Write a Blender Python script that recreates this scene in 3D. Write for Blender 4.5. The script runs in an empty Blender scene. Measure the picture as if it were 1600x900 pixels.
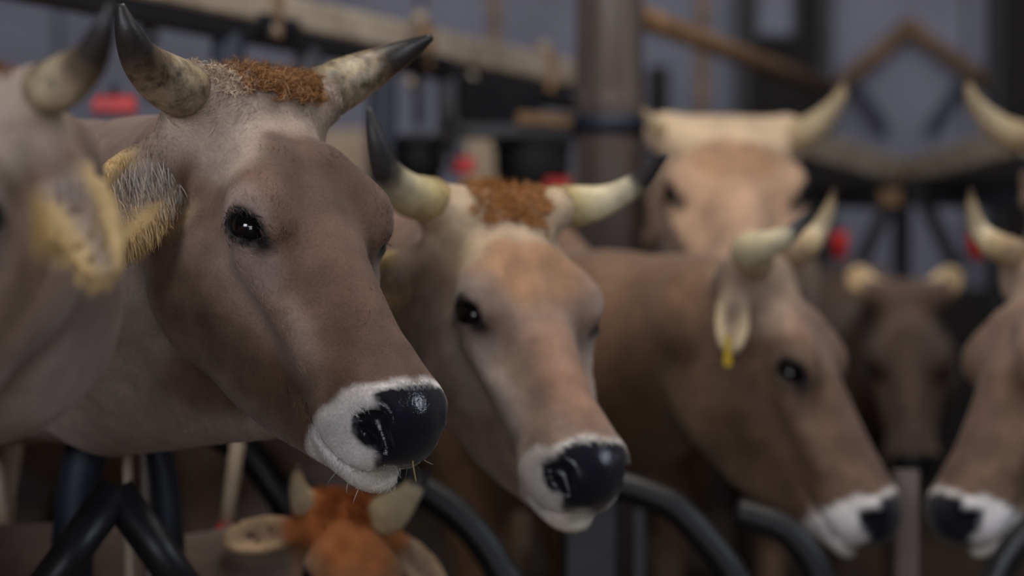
import bpy, math, random
import numpy as np
from mathutils import Vector

S = bpy.context.scene
COL = S.collection
rad = math.radians
random.seed(7)
RNG = np.random.default_rng(11)

# ------------------------------------------------------------------ camera
CAM_Z = 1.05
FPX = 1600 * 85 / 36.0
cam_d = bpy.data.cameras.new('camera')
cam_d.lens = 85
cam_d.sensor_width = 36
cam_d.clip_end = 200
cam_d.dof.use_dof = True
cam_d.dof.focus_distance = 3.0
cam_d.dof.aperture_fstop = 2.2
cam = bpy.data.objects.new('camera', cam_d)
cam.location = (0, 0, CAM_Z)
cam.rotation_euler = (rad(90), 0, 0)
COL.objects.link(cam)
S.camera = cam

# ------------------------------------------------------------------ world and lights
W = bpy.data.worlds.new('barn_air')
S.world = W
W.use_nodes = True
bg = W.node_tree.nodes['Background']
bg.inputs[0].default_value = (0.60, 0.66, 0.80, 1)
bg.inputs[1].default_value = 0.03


def area_light(name, loc, target, sx, sy, energy, col):
    l = bpy.data.lights.new(name, 'AREA')
    l.shape = 'RECTANGLE'
    l.size, l.size_y = sx, sy
    l.energy = energy
    l.color = col
    o = bpy.data.objects.new(name, l)
    o.location = loc
    o.rotation_euler = (Vector(target) - Vector(loc)).to_track_quat('-Z', 'Y').to_euler()
    COL.objects.link(o)
    return o


area_light('roof_skylight', (0.6, 3.6, 4.6), (0.2, 4.3, 1.0), 4.0, 2.0, 120, (1.0, 0.92, 0.82))
area_light('side_window', (-2.7, -1.7, 2.7), (0.1, 3.5, 1.0), 1.8, 1.2, 110, (0.90, 0.93, 1.0))
area_light('front_fill_light', (-0.4, -3.6, 1.5), (-0.1, 3.5, 1.0), 2.8, 2.2, 105, (0.90, 0.93, 1.0))  # added frontal fill behind the camera, lifts muzzle and cheek
area_light('nose_highlight_light', (4.6, 2.6, 3.3), (0.0, 3.4, 1.1), 1.2, .8, 45, (0.80, 0.88, 1.0))  # added cool light that gives the wet nose its blue highlight
area_light('rear_skylight', (1.5, 7.6, 4.8), (1.0, 10.5, 1.6), 8.0, 1.4, 62, (0.94, 0.93, 1.0))

S.view_settings.view_transform = 'Standard'
S.view_settings.look = 'None'
S.view_settings.exposure = -0.12
S.view_settings.gamma = 1.0
S.view_settings.use_curve_mapping = False

# ------------------------------------------------------------------ helpers


def px(x, y, d):
    """point that stands d metres from the camera plane at photo pixel (x, y)"""
    return np.array([(x - 800) * d / FPX, d, CAM_Z - (y - 450) * d / FPX])


def empty(name, loc=(0, 0, 0)):
    o = bpy.data.objects.new(name, None)
    o.location = loc
    COL.objects.link(o)
    return o


def tag(o, label=None, cat=None, group=None, kind=None):
    if label: o['label'] = label
    if cat: o['category'] = cat
    if group: o['group'] = group
    if kind: o['kind'] = kind
    return o


def mesh_obj(name, V, Fc, mat, parent=None, smooth=True, col=None):
    """one mesh object from world-space points; the origin goes to the parent's place or its own base"""
    V = np.asarray(V, np.float32)
    if parent is not None:
        org = np.array(parent['_o']) if '_o' in parent else np.array(parent.location)
    else:
        org = np.array([V[:, 0].mean(), V[:, 1].mean(), V[:, 2].min()])
    me = bpy.data.meshes.new(name)
    Vl = (V - org).astype(np.float32)
    if isinstance(Fc, np.ndarray):
        n, k = Fc.shape
        me.vertices.add(len(Vl))
        me.vertices.foreach_set('co', Vl.ravel())
        me.loops.add(n * k)
        me.loops.foreach_set('vertex_index', Fc.astype(np.int32).ravel())
        me.polygons.add(n)
        me.polygons.foreach_set('loop_start', np.arange(0, n * k, k, dtype=np.int32))
        me.update(calc_edges=True)
    else:
        me.from_pydata(Vl.tolist(), [], Fc)
    if col is not None:
        at = me.color_attributes.new('coat', 'FLOAT_COLOR', 'POINT')
        at.data.foreach_set('color', np.asarray(col, np.float32).ravel())
    me.validate()
    if smooth:
        me.polygons.foreach_set('use_smooth', np.ones(len(me.polygons), bool))
    me.materials.append(mat)
    o = bpy.data.objects.new(name, me)
    COL.objects.link(o)
    if parent is not None:
        o.parent = parent
        o['_o'] = [float(v) for v in org]
    else:
        o.location = org
    return o


# ------------------------------------------------------------------ materials


def new_mat(name):
    m = bpy.data.materials.new(name)
    m.use_nodes = True
    nt = m.node_tree
    return m, nt, nt.nodes['Principled BSDF']


def lin(*c):
    return tuple(((v / 255) / 12.92 if v / 255 <= .04045 else ((v / 255 + .055) / 1.055) ** 2.4) for v in c)


def mat_plain(name, rgb, rough=.6, metal=0., noise=.25, scale=12, bump=.1, rgb2=None, stretch=(1, 1, 1)):
    m, nt, b = new_mat(name)
    tc = nt.nodes.new('ShaderNodeTexCoord')
    mp = nt.nodes.new('ShaderNodeMapping')
    mp.inputs['Scale'].default_value = stretch
    nt.links.new(tc.outputs['Object'], mp.inputs[0])
    n = nt.nodes.new('ShaderNodeTexNoise')
    n.inputs['Scale'].default_value = scale
    n.inputs['Detail'].default_value = 6
    nt.links.new(mp.outputs[0], n.inputs[0])
    r = nt.nodes.new('ShaderNodeValToRGB')
    a = np.array(rgb)
    c2 = np.array(rgb2) if rgb2 is not None else a * (1 - noise)
    r.color_ramp.elements[0].position = .35
    r.color_ramp.elements[1].position = .68
    r.color_ramp.elements[0].color = (*c2, 1)
    r.color_ramp.elements[1].color = (*a, 1)
    nt.links.new(n.outputs[0], r.inputs[0])
    nt.links.new(r.outputs[0], b.inputs['Base Color'])
    b.inputs['Roughness'].default_value = rough
    b.inputs['Metallic'].default_value = metal
    if bump:
        bp = nt.nodes.new('ShaderNodeBump')
        bp.inputs['Strength'].default_value = bump
        bp.inputs['Distance'].default_value = .01
        nt.links.new(n.outputs[0], bp.inputs['Height'])
        nt.links.new(bp.outputs[0], b.inputs['Normal'])
    return m


def mat_coat():
    m, nt, b = new_mat('cow_coat')
    at = nt.nodes.new('ShaderNodeAttribute'); at.attribute_name = 'coat'
    tc = nt.nodes.new('ShaderNodeTexCoord')
    n1 = nt.nodes.new('ShaderNodeTexNoise'); n1.inputs['Scale'].default_value = 260; n1.inputs['Detail'].default_value = 3
    n2 = nt.nodes.new('ShaderNodeTexNoise'); n2.inputs['Scale'].default_value = 28; n2.inputs['Detail'].default_value = 5
    for n in (n1, n2): nt.links.new(tc.outputs['Object'], n.inputs[0])
    mr = nt.nodes.new('ShaderNodeMapRange'); mr.inputs[3].default_value = .84; mr.inputs[4].default_value = 1.14
    mr.inputs[1].default_value = .3; mr.inputs[2].default_value = .7
    nt.links.new(n1.outputs[0], mr.inputs[0])
    mr2 = nt.nodes.new('ShaderNodeMapRange'); mr2.inputs[3].default_value = .85; mr2.inputs[4].default_value = 1.15
    mr2.inputs[1].default_value = .3; mr2.inputs[2].default_value = .7
    nt.links.new(n2.outputs[0], mr2.inputs[0])
    mu = nt.nodes.new('ShaderNodeMath'); mu.operation = 'MULTIPLY'
    nt.links.new(mr.outputs[0], mu.inputs[0]); nt.links.new(mr2.outputs[0], mu.inputs[1])
    vm = nt.nodes.new('ShaderNodeVectorMath'); vm.operation = 'SCALE'
    nt.links.new(at.outputs['Color'], vm.inputs[0]); nt.links.new(mu.outputs[0], vm.inputs['Scale'])
    nt.links.new(vm.outputs[0], b.inputs['Base Color'])
    rr = nt.nodes.new('ShaderNodeMapRange'); rr.inputs[3].default_value = .72; rr.inputs[4].default_value = .16
    nt.links.new(at.outputs['Alpha'], rr.inputs[0]); nt.links.new(rr.outputs[0], b.inputs['Roughness'])
    b.inputs['Specular IOR Level'].default_value = .35
    b.inputs['Sheen Weight'].default_value = .12
    b.inputs['Sheen Roughness'].default_value = .5
    bp = nt.nodes.new('ShaderNodeBump'); bp.inputs['Strength'].default_value = .2; bp.inputs['Distance'].default_value = .003
    nt.links.new(n1.outputs[0], bp.inputs['Height']); nt.links.new(bp.outputs[0], b.inputs['Normal'])
    return m


def mat_hair():
    m, nt, b = new_mat('cow_hair')
    at = nt.nodes.new('ShaderNodeAttribute'); at.attribute_name = 'coat'
    nt.links.new(at.outputs['Color'], b.inputs['Base Color'])
    b.inputs['Roughness'].default_value = .55
    b.inputs['Specular IOR Level'].default_value = .3
    return m


def mat_horn():
    m, nt, b = new_mat('horn')
    at = nt.nodes.new('ShaderNodeAttribute'); at.attribute_name = 'coat'
    tc = nt.nodes.new('ShaderNodeTexCoord')
    n = nt.nodes.new('ShaderNodeTexNoise'); n.inputs['Scale'].default_value = 45; n.inputs['Detail'].default_value = 8
    n.inputs['Roughness'].default_value = .7
    nt.links.new(tc.outputs['Object'], n.inputs[0])
    mr = nt.nodes.new('ShaderNodeMapRange'); mr.inputs[1].default_value = .35; mr.inputs[2].default_value = .6
    mr.inputs[3].default_value = .22; mr.inputs[4].default_value = 1.15
    nt.links.new(n.outputs[0], mr.inputs[0])
    # alpha of the attribute tells how stained the horn is
    mx = nt.nodes.new('ShaderNodeMix'); mx.data_type = 'FLOAT'
    mx.inputs[2].default_value = 1.0
    nt.links.new(at.outputs['Alpha'], mx.inputs[0]); nt.links.new(mr.outputs[0], mx.inputs[3])
    vm = nt.nodes.new('ShaderNodeVectorMath'); vm.operation = 'SCALE'
    nt.links.new(at.outputs['Color'], vm.inputs[0]); nt.links.new(mx.outputs[0], vm.inputs['Scale'])
    nt.links.new(vm.outputs[0], b.inputs['Base Color'])
    b.inputs['Roughness'].default_value = .42
    bp = nt.nodes.new('ShaderNodeBump'); bp.inputs['Strength'].default_value = .3; bp.inputs['Distance'].default_value = .004
    nt.links.new(n.outputs[0], bp.inputs['Height']); nt.links.new(bp.outputs[0], b.inputs['Normal'])
    return m


M = dict(
    coat=mat_coat(), hair=mat_hair(), horn=mat_horn(),
    eye=mat_plain('eye_dark', (.006, .005, .005), .06, bump=0),
    galv=mat_plain('galvanised_steel', lin(205, 192, 172), .5, .0, rgb2=lin(165, 150, 132), scale=9, stretch=(1, 1, 1)),
    black=mat_plain('black_paint', lin(40, 41, 45), .42, .1, scale=20),
    navy=mat_plain('navy_paint', lin(40, 46, 60), .5, .2, scale=15),
    rust=mat_plain('rusty_straw_pipe', lin(168, 132, 98), .75, 0., rgb2=lin(110, 84, 60), scale=14),
    column=mat_plain('column_steel', lin(140, 131, 128), .42, .3, rgb2=lin(108, 97, 94), scale=6, stretch=(3, 3, .4)),
    red=mat_plain('red_plastic', lin(215, 30, 28), .4, scale=30),
    yellow=mat_plain('yellow_tag', lin(225, 190, 40), .5, scale=30),
    wall=mat_plain('blue_grey_sheet', lin(146, 147, 163), .55, 0., rgb2=lin(126, 127, 142), scale=2.5),
    dark=mat_plain('dark_timber', lin(38, 34, 31), .8, scale=10, stretch=(6, 6, .6)),
    floor=mat_plain('straw_floor', lin(88, 72, 52), .9, rgb2=lin(48, 38, 28), scale=14),
    roof=mat_plain('roof_sheet', lin(70, 66, 64), .8, scale=4),
    rubber=mat_plain('black_rubber', lin(26, 27, 27), .7, scale=18),
    chain=mat_plain('chain_steel', lin(46, 43, 42), .4, .3, scale=25),
    lampw=mat_plain('lamp_enamel', lin(200, 200, 195), .4, scale=10),
    cream=mat_plain('cream_board', lin(206, 184, 156), .7, rgb2=lin(180, 156, 128), scale=5),
    straw=mat_plain('dry_straw', lin(190, 165, 95), .7, scale=30),
)

# ------------------------------------------------------------------ implicit modelling (numpy) -> quad mesh


def smin(a, b, k):
    h = np.clip(.5 + .5 * (b - a) / k, 0, 1)
    return b + (a - b) * h - k * h * (1 - h)


def smax(a, b, k):
    return -smin(-a, -b, k)


def ell(p, c, r, B=None):
    q = p - np.asarray(c, np.float32)
    if B is not None: q = q @ B          # columns of B are the axes
    r = np.asarray(r, np.float32)
    a = q / r
    k0 = np.sqrt((a * a).sum(1)) + 1e-9
    b = a / r
    k1 = np.sqrt((b * b).sum(1)) + 1e-9
    return k0 * (k0 - 1) / k1


def cap(p, a, b, ra, rb):
    a = np.asarray(a, np.float32); b = np.asarray(b, np.float32)
    d = b - a
    q = p - a
    h = np.clip(q @ d / float(d @ d), 0, 1)
    e = q - h[:, None] * d
    return np.sqrt((e * e).sum(1)) - (ra + (rb - ra) * h)


def table(ks, vs, sm=9):
    xs = np.linspace(-.1, .66, 305)
    v = np.interp(xs, ks, vs)
    ker = np.exp(-np.linspace(-2, 2, 2 * sm + 1) ** 2); ker /= ker.sum()
    v = np.convolve(np.pad(v, sm, mode='edge'), ker, mode='valid')
    return lambda y: np.interp(y, xs, v).astype(np.float32)


ZT = table([-.03, .0, .03, .07, .12, .2, .28, .36, .44, .49, .53], [-.05, -.008, .008, .014, .011, .0, -.016, -.032, -.046, -.066, -.090], 5)
ZB = table([-.02, .03, .06, .09, .13, .2, .3, .376, .46, .5, .55], [-.14, -.20, -.245, -.278, -.300, -.314, -.304, -.280, -.240, -.220, -.19], 7)
WU = table([-.02, .03, .07, .12, .2, .26, .32, .4, .47, .52], [.09, .1, .1, .097, .094, .08, .066, .058, .062, .060], 7)
WL = table([0, .06, .12, .2, .28, .36, .44, .5, .53], [.062, .078, .088, .086, .075, .062, .056, .056, .052], 7)


def unit(v):
    v = np.asarray(v, float)
    return v / np.linalg.norm(v)


EYE_N = unit((.86, .16, .36))
_a = np.array([0, .90, .44]); _a = unit(_a - EYE_N * (_a @ EYE_N))
EYE_B = np.stack([_a, np.cross(EYE_N, _a), EYE_N], 1).astype(np.float32)
EYE_C = np.array([.113, .228, -.050]) - EYE_N * .018
EYE_R = .0265


def head_sdf(p, ears):
    q = p.copy()
    q[:, 0] = np.sqrt(p[:, 0] ** 2 + 1e-5)
    x, y, z = q[:, 0], q[:, 1], q[:, 2]
    yc = np.clip(y, -.05, .56)
    zt, zb = ZT(yc), ZB(yc)
    zc, hh = (zt + zb) / 2, (zt - zb) / 2
    t = (z - zc) / hh
    wu, wl = WU(yc), WL(yc)
    m = np.clip((t + .5) / 1.0, 0, 1); m = m * m * (3 - 2 * m)
    w = wl + (wu - wl) * m
    n = 2.5
    g = ((x / w) ** n + np.abs(t) ** n) ** (1 / n)
    d = (g - 1) * np.minimum(w, hh) * .9
    d = smax(d, np.maximum(-.0 - y, y - .515), .04)
    d = smin(d, ell(q, (0, .022, -.006), (.1, .04, .034)), .03)                      # poll
    d = smin(d, cap(q, (.06, .03, -.03), (.108, .014, -.008), .046, .037), .03)      # horn boss
    d = smin(d, ell(q, (.079, .205, -.048), (.036, .062, .046)), .03)                # orbit
    d = smin(d, cap(q, (.050, .150, -.010), (.093, .213, -.024), .017, .019), .04)    # brow ridge
    d = smin(d, ell(q, (.058, .155, -.19), (.044, .11, .10)), .05)                   # jaw muscle
    d = smin(d, cap(q, (.092, .25, -.088), (.056, .39, -.125), .02, .018), .035)     # facial crest
    # muzzle
    d = smin(d, ell(q, (0, .476, -.122), (.066, .080, .060)), .035)
    d = smin(d, ell(q, (.032, .480, -.150), (.041, .064, .040)), .025)
    d = smin(d, ell(q, (0, .503, -.098), (.055, .048, .036)), .03)
    d = smin(d, ell(q, (0, .530, -.116), (.046, .036, .032)), .02)
    d = smin(d, ell(q, (0, .490, -.192), (.050, .064, .026)), .012)                  # lower lip and chin
    d = smin(d, ell(q, (.044, .505, -.096), (.019, .034, .025)), .018)               # nostril wing
    d = smax(d, -cap(q, (.038, .548, -.118), (.051, .524, -.097), .0085, .0145), .010)  # nostril
    d = smax(d, -cap(q, (.051, .524, -.097), (.065, .508, -.112), .010, .0055), .010)
    d = smax(d, -ell(q, (.0, .480, -.178), (.095, .090, .0045)), .008)               # mouth line
    d = smax(d, -cap(q, (.066, .40, -.172), (.064, .45, -.177), .004, .006), .012)
    # eye
    d = smax(d, -cap(q, (.106, .270, -.052), (.09, .31, -.085), .010, .006), .02)    # tear furrow
    d = smin(d, ell(q, EYE_C, (.0335, .0335, .0335)), .012)
    d = smin(d, ell(q, EYE_C + np.array([-.008, -.004, .026]), (.022, .038, .016)), .016)   # upper lid fold
    d = smax(d, -ell(q, EYE_C + EYE_N * .020, (.029, .0165, .034), EYE_B), .004)
    # temple hollow
    d = smax(d, -ell(q, (.128, .115, -.075), (.022, .05, .035)), .03)
    for e in ears:
        ax = e['B']
        L = e['len']; wd = e['wid']
        c = e['base'] + ax[:, 0] * L * .5
        de = ell(p, c, (L * .56, wd * .5, .020), ax)
        de = smax(de, -ell(p, c + ax[:, 2] * .022 + ax[:, 0] * L * .04, (L * .46, wd * .37, .026), ax), .012)
        d = smin(d, cap(p, e['base'] - ax[:, 0] * .03, e['base'] + ax[:, 0] * L * .22, .036, .024), .03)
        d = smin(d, de, .018)
    return d


def ear(base, tip, normal, L=.19, wid=.105):
    a = unit(np.array(tip) - np.array(base))
    n = np.array(normal, float); n = unit(n - a * (n @ a))
    return dict(base=np.array(base, np.float32), len=L, wid=wid, B=np.stack([a, np.cross(n, a), n], 1).astype(np.float32))


def head_rot(yaw, pitch, roll):
    cp, sp, cr, sr = math.cos(pitch), math.sin(pitch), math.cos(roll), math.sin(roll)
    cy, sy = math.cos(yaw), math.sin(yaw)
    y = np.array([0, -cp, -sp]); z = np.array([0, -sp, cp]); x = np.cross(y, z)
    B = np.stack([x, y, z], 1)
    Rr = np.array([[cr, 0, sr], [0, 1, 0], [-sr, 0, cr]])
    Rz = np.array([[cy, -sy, 0], [sy, cy, 0], [0, 0, 1]])
    return Rz @ B @ Rr


def surface_nets(f, lo, hi, h):
    B = 6
    n = np.ceil((np.array(hi) - np.array(lo)) / h / B).astype(int)
    N = n * B
    lo = np.array(lo, np.float32)
    bi = np.stack(np.meshgrid(*[np.arange(k) for k in n], indexing='ij'), -1).reshape(-1, 3)
    cen = lo + (bi * B + B / 2) * h
    fc = f(cen.astype(np.float32))
    G = np.repeat(np.repeat(np.repeat(np.sign(fc).reshape(n).astype(np.float32), B, 0), B, 1), B, 2)
    keep = np.abs(fc) < B * h * 1.25
    off = np.stack(np.meshgrid(*[np.arange(B)] * 3, indexing='ij'), -1).reshape(-1, 3)
    idx = (bi[keep][:, None, :] * B + off[None]).reshape(-1, 3)
    for s in range(0, len(idx), 400000):
        i = idx[s:s + 400000]
        G[i[:, 0], i[:, 1], i[:, 2]] = f((lo + i * h).astype(np.float32))
    neg = G < 0
    c = np.zeros(tuple(N - 1), np.uint8)
    for dx in (0, 1):
        for dy in (0, 1):
            for dz in (0, 1):
                c += neg[dx:N[0] - 1 + dx, dy:N[1] - 1 + dy, dz:N[2] - 1 + dz]
    act = np.argwhere((c > 0) & (c < 8))
    acc = np.zeros((len(act), 3)); cnt = np.zeros(len(act))
    cor = [(0, 0, 0), (1, 0, 0), (0, 1, 0), (1, 1, 0), (0, 0, 1), (1, 0, 1), (0, 1, 1), (1, 1, 1)]
    val = [G[act[:, 0] + a, act[:, 1] + b, act[:, 2] + e] for a, b, e in cor]
    for a in range(8):
        for b in range(a + 1, 8):
            dv = np.abs(np.array(cor[a]) - np.array(cor[b]))
            if dv.sum() != 1: continue
            m = (val[a] < 0) != (val[b] < 0)
            t = np.where(m, val[a] / (val[a] - val[b] + 1e-12), 0)
            pos = np.array(cor[a])[None] + t[:, None] * (np.array(cor[b]) - np.array(cor[a]))[None]
            acc += pos * m[:, None]; cnt += m
    V = lo + (act + acc / cnt[:, None]) * h
    ids = np.full(tuple(N - 1), -1, np.int32)
    ids[act[:, 0], act[:, 1], act[:, 2]] = np.arange(len(act))
    quads = []
    for ax in range(3):
        sl0 = [slice(1, -1)] * 3; sl1 = [slice(1, -1)] * 3
        sl0[ax] = slice(0, -1); sl1[ax] = slice(1, None)
        a, b = neg[tuple(sl0)], neg[tuple(sl1)]
        e = np.argwhere(a != b)
        o = np.array([1, 1, 1]); o[ax] = 0
        e = e + o
        flip = ~neg[e[:, 0], e[:, 1], e[:, 2]]
        u, v = [(1, 2), (2, 0), (0, 1)][ax]
        du = np.zeros(3, int); du[u] = 1
        dv = np.zeros(3, int); dv[v] = 1
        g = lambda w: ids[w[:, 0], w[:, 1], w[:, 2]]
        q = np.stack([g(e - du - dv), g(e - dv), g(e), g(e - du)], 1)
        q[flip] = q[flip][:, ::-1]
        quads.append(q[(q >= 0).all(1)])
    Q = np.concatenate(quads)
    V = V.astype(np.float32)
    for _ in range(2):                      # settle on the surface
        f0, g = grad(f, V)
        V = V - np.clip(f0 / np.maximum((g * g).sum(1), .2), -h * .5, h * .5)[:, None] * g
    return V.astype(np.float32), Q


def grad(f, V, e=.0015):
    f0 = f(V)
    g = np.stack([f(V + np.eye(3, dtype=np.float32)[i] * e) - f0 for i in range(3)], 1) / e
    return f0, g


def vnoise(P, s, seed=0):
    """smooth value noise in 0..1"""
    Q = P * s + 100.3 + seed * 17.7
    i = np.floor(Q).astype(np.int64); fr = Q - i
    fr = fr * fr * (3 - 2 * fr)
    out = 0
    for a in (0, 1):
        for b in (0, 1):
            for c in (0, 1):
                hsh = ((i[:, 0] + a) * 73856093) ^ ((i[:, 1] + b) * 19349663) ^ ((i[:, 2] + c) * 83492791)
                hsh = (hsh * 1103515245 + 12345) & 0x7fffffff
                hsh = ((hsh >> 7) * 1664525 + 1013904223) & 0x7fffffff
                v = (hsh % 65536) / 65535.
                wgt = (fr[:, 0] if a else 1 - fr[:, 0]) * (fr[:, 1] if b else 1 - fr[:, 1]) * (fr[:, 2] if c else 1 - fr[:, 2])
                out = out + v * wgt
    return out


def fbm(P, s, seed=0):
    return (vnoise(P, s, seed) * .55 + vnoise(P, s * 2.1, seed + 1) * .3 + vnoise(P, s * 4.3, seed + 2) * .15)


# ------------------------------------------------------------------ cows
def ss(a, b, v):
    t = np.clip((v - a) / (b - a), 0, 1)
    return t * t * (3 - 2 * t)


def blob(p, c, r):
    """soft mask 1 at c falling to 0 at radius r (per axis)"""
    d = np.sqrt((((p - np.array(c)) / np.array(r)) ** 2).sum(1))
    return 1 - ss(.45, 1.0, d)


def coat_colour(V, Nrm, hl, hd, pal, throat_z):
    """coat colours of the animal, cheek sheen painted in: V world, hl head-local points (unit head), hd head weight"""
    n = len(V)
    nz = fbm(V, 7, 3); nf = fbm(V, 22, 5)
    c = np.tile(np.array(pal['body']), (n, 1))
    mix = lambda c, col, m: c + (np.array(col) - c) * np.clip(m, 0, 1)[:, None]
    c = mix(c, pal['body2'], ss(.42, .62, nz) * .8)
    under = ss(.05, -.55, Nrm[:, 2] + (nz - .5) * .5)
    c = mix(c, pal['under'], under * .8)
    # head
    hx = np.abs(hl[:, 0]); y = hl[:, 1]; z = hl[:, 2]
    q = np.stack([hx, y, z], 1)
    w = nf - .5
    h = np.tile(np.array(pal['face']), (n, 1))
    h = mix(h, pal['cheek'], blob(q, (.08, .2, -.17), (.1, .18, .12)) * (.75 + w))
    h = mix(h, pal['bridge'], blob(q, (0, .39, -.02), (.07, .16, .09)) * (.8 + w))
    h = mix(h, pal['brow'], blob(q, (.02, .175, .0), (.095, .105, .07)) * (1. + w))
    fore = ss(.135, .075, y + w * .06 - hx * .25) * ss(-.10, -.05, z)
    h = mix(h, pal['fore'], fore * (.85 + w * .6))
    h = mix(h, pal['fore'], blob(q, (.085, .10, -.02), (.05, .09, .06)) * .75)
    h = mix(h, pal['socket'], blob(q, (.115, .215, -.045), (.06, .06, .055)) * .8)
    h = mix(h, pal['socket'], blob(q, (.10, .265, -.085), (.05, .06, .05)) * .5)
    h = mix(h, pal['jaw'], ss(-.21, -.28, z + w * .03) * .8)
    h = mix(h, pal['rim'], blob(q, EYE_C + EYE_N * .02, (.040, .040, .040)) * (.35))
    e = (q - (EYE_C + EYE_N * .018)) @ EYE_B
    er = np.sqrt((e[:, 0] / .036) ** 2 + (e[:, 1] / .024) ** 2 + (e[:, 2] / .04) ** 2)
    h = mix(h, pal['rim'], 1 - ss(.85, 1.12, er))
    tear = ell(q.astype(np.float32), (.104, .268, -.052), (.016, .018, .012))
    h = mix(h, pal['rim'], 1 - ss(-.008, .01, tear))
    # muzzle: white ring, dark wet nose pad
    ring = ss(.458, .474, y + w * .035 + ss(-.11, -.19, z) * .016 - ss(-.105, -.060, z) * .030)
    h = mix(h, pal['white'], ring)
    lim = np.interp(z, [-.175, -.145, -.11, -.05], [.022, .040, .058, .064])
    pad = ss(.501, .508, y + w * .012) * ss(lim + .004, lim - .004, hx + w * .008) * ss(-.170, -.160, z)
    nos = ell(q.astype(np.float32), (.049, .525, -.106), (.026, .032, .026))
    pad = np.maximum(pad, 1 - ss(-.002, .004, nos + w * .006))
    h = mix(h, pal['nose'], pad)
    lip = blob(q, (0, .53, -.20), (.06, .06, .035)) * .5
    h = mix(h, pal['lip'], lip * (1 - pad))
    # ears
    em = np.zeros(n)
    for er_ in pal['_ears']:
        el = (hl - er_['base']) @ er_['B']
        m = ss(.02, .06, el[:, 0]) * ss(er_['wid'] * .8, er_['wid'] * .62, np.abs(el[:, 1])) * ss(.06, .04, np.abs(el[:, 2])) * ss(er_['len'] + .06, er_['len'] + .02, el[:, 0])
        h = mix(h, pal['ear'], m * .7)
        h = mix(h, pal['ear_fringe'], m * ss(.25, .9, np.abs(el[:, 1]) / (er_['wid'] * .5) + .4 * el[:, 0] / er_['len']))
        em = np.maximum(em, m)
    mott = 1 + (fbm(hl, 13, 12) - .5) * .75 * (1 - ring) + (fbm(hl, 48, 14) - .5) * .35 * (1 - ring)
    h = h * mott[:, None]
    h = mix(h, pal['crest_sheen'], blob(q, (.085, .32, -.125), (.07, .17, .055)) * (.8 + w) * (1 - ring))  # sheen of light on the cheek, painted into the coat as a band
    head_m = hd
    c = c * (1 - head_m[:, None]) + h * head_m[:, None]
    wet = pad * head_m
    c = np.clip(c * (.92 + .3 * (nf - .35))[:, None] * (1 - wet[:, None] * 0), 0, 1)
    return np.concatenate([c, wet[:, None]], 1)


COWS = {}


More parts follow.
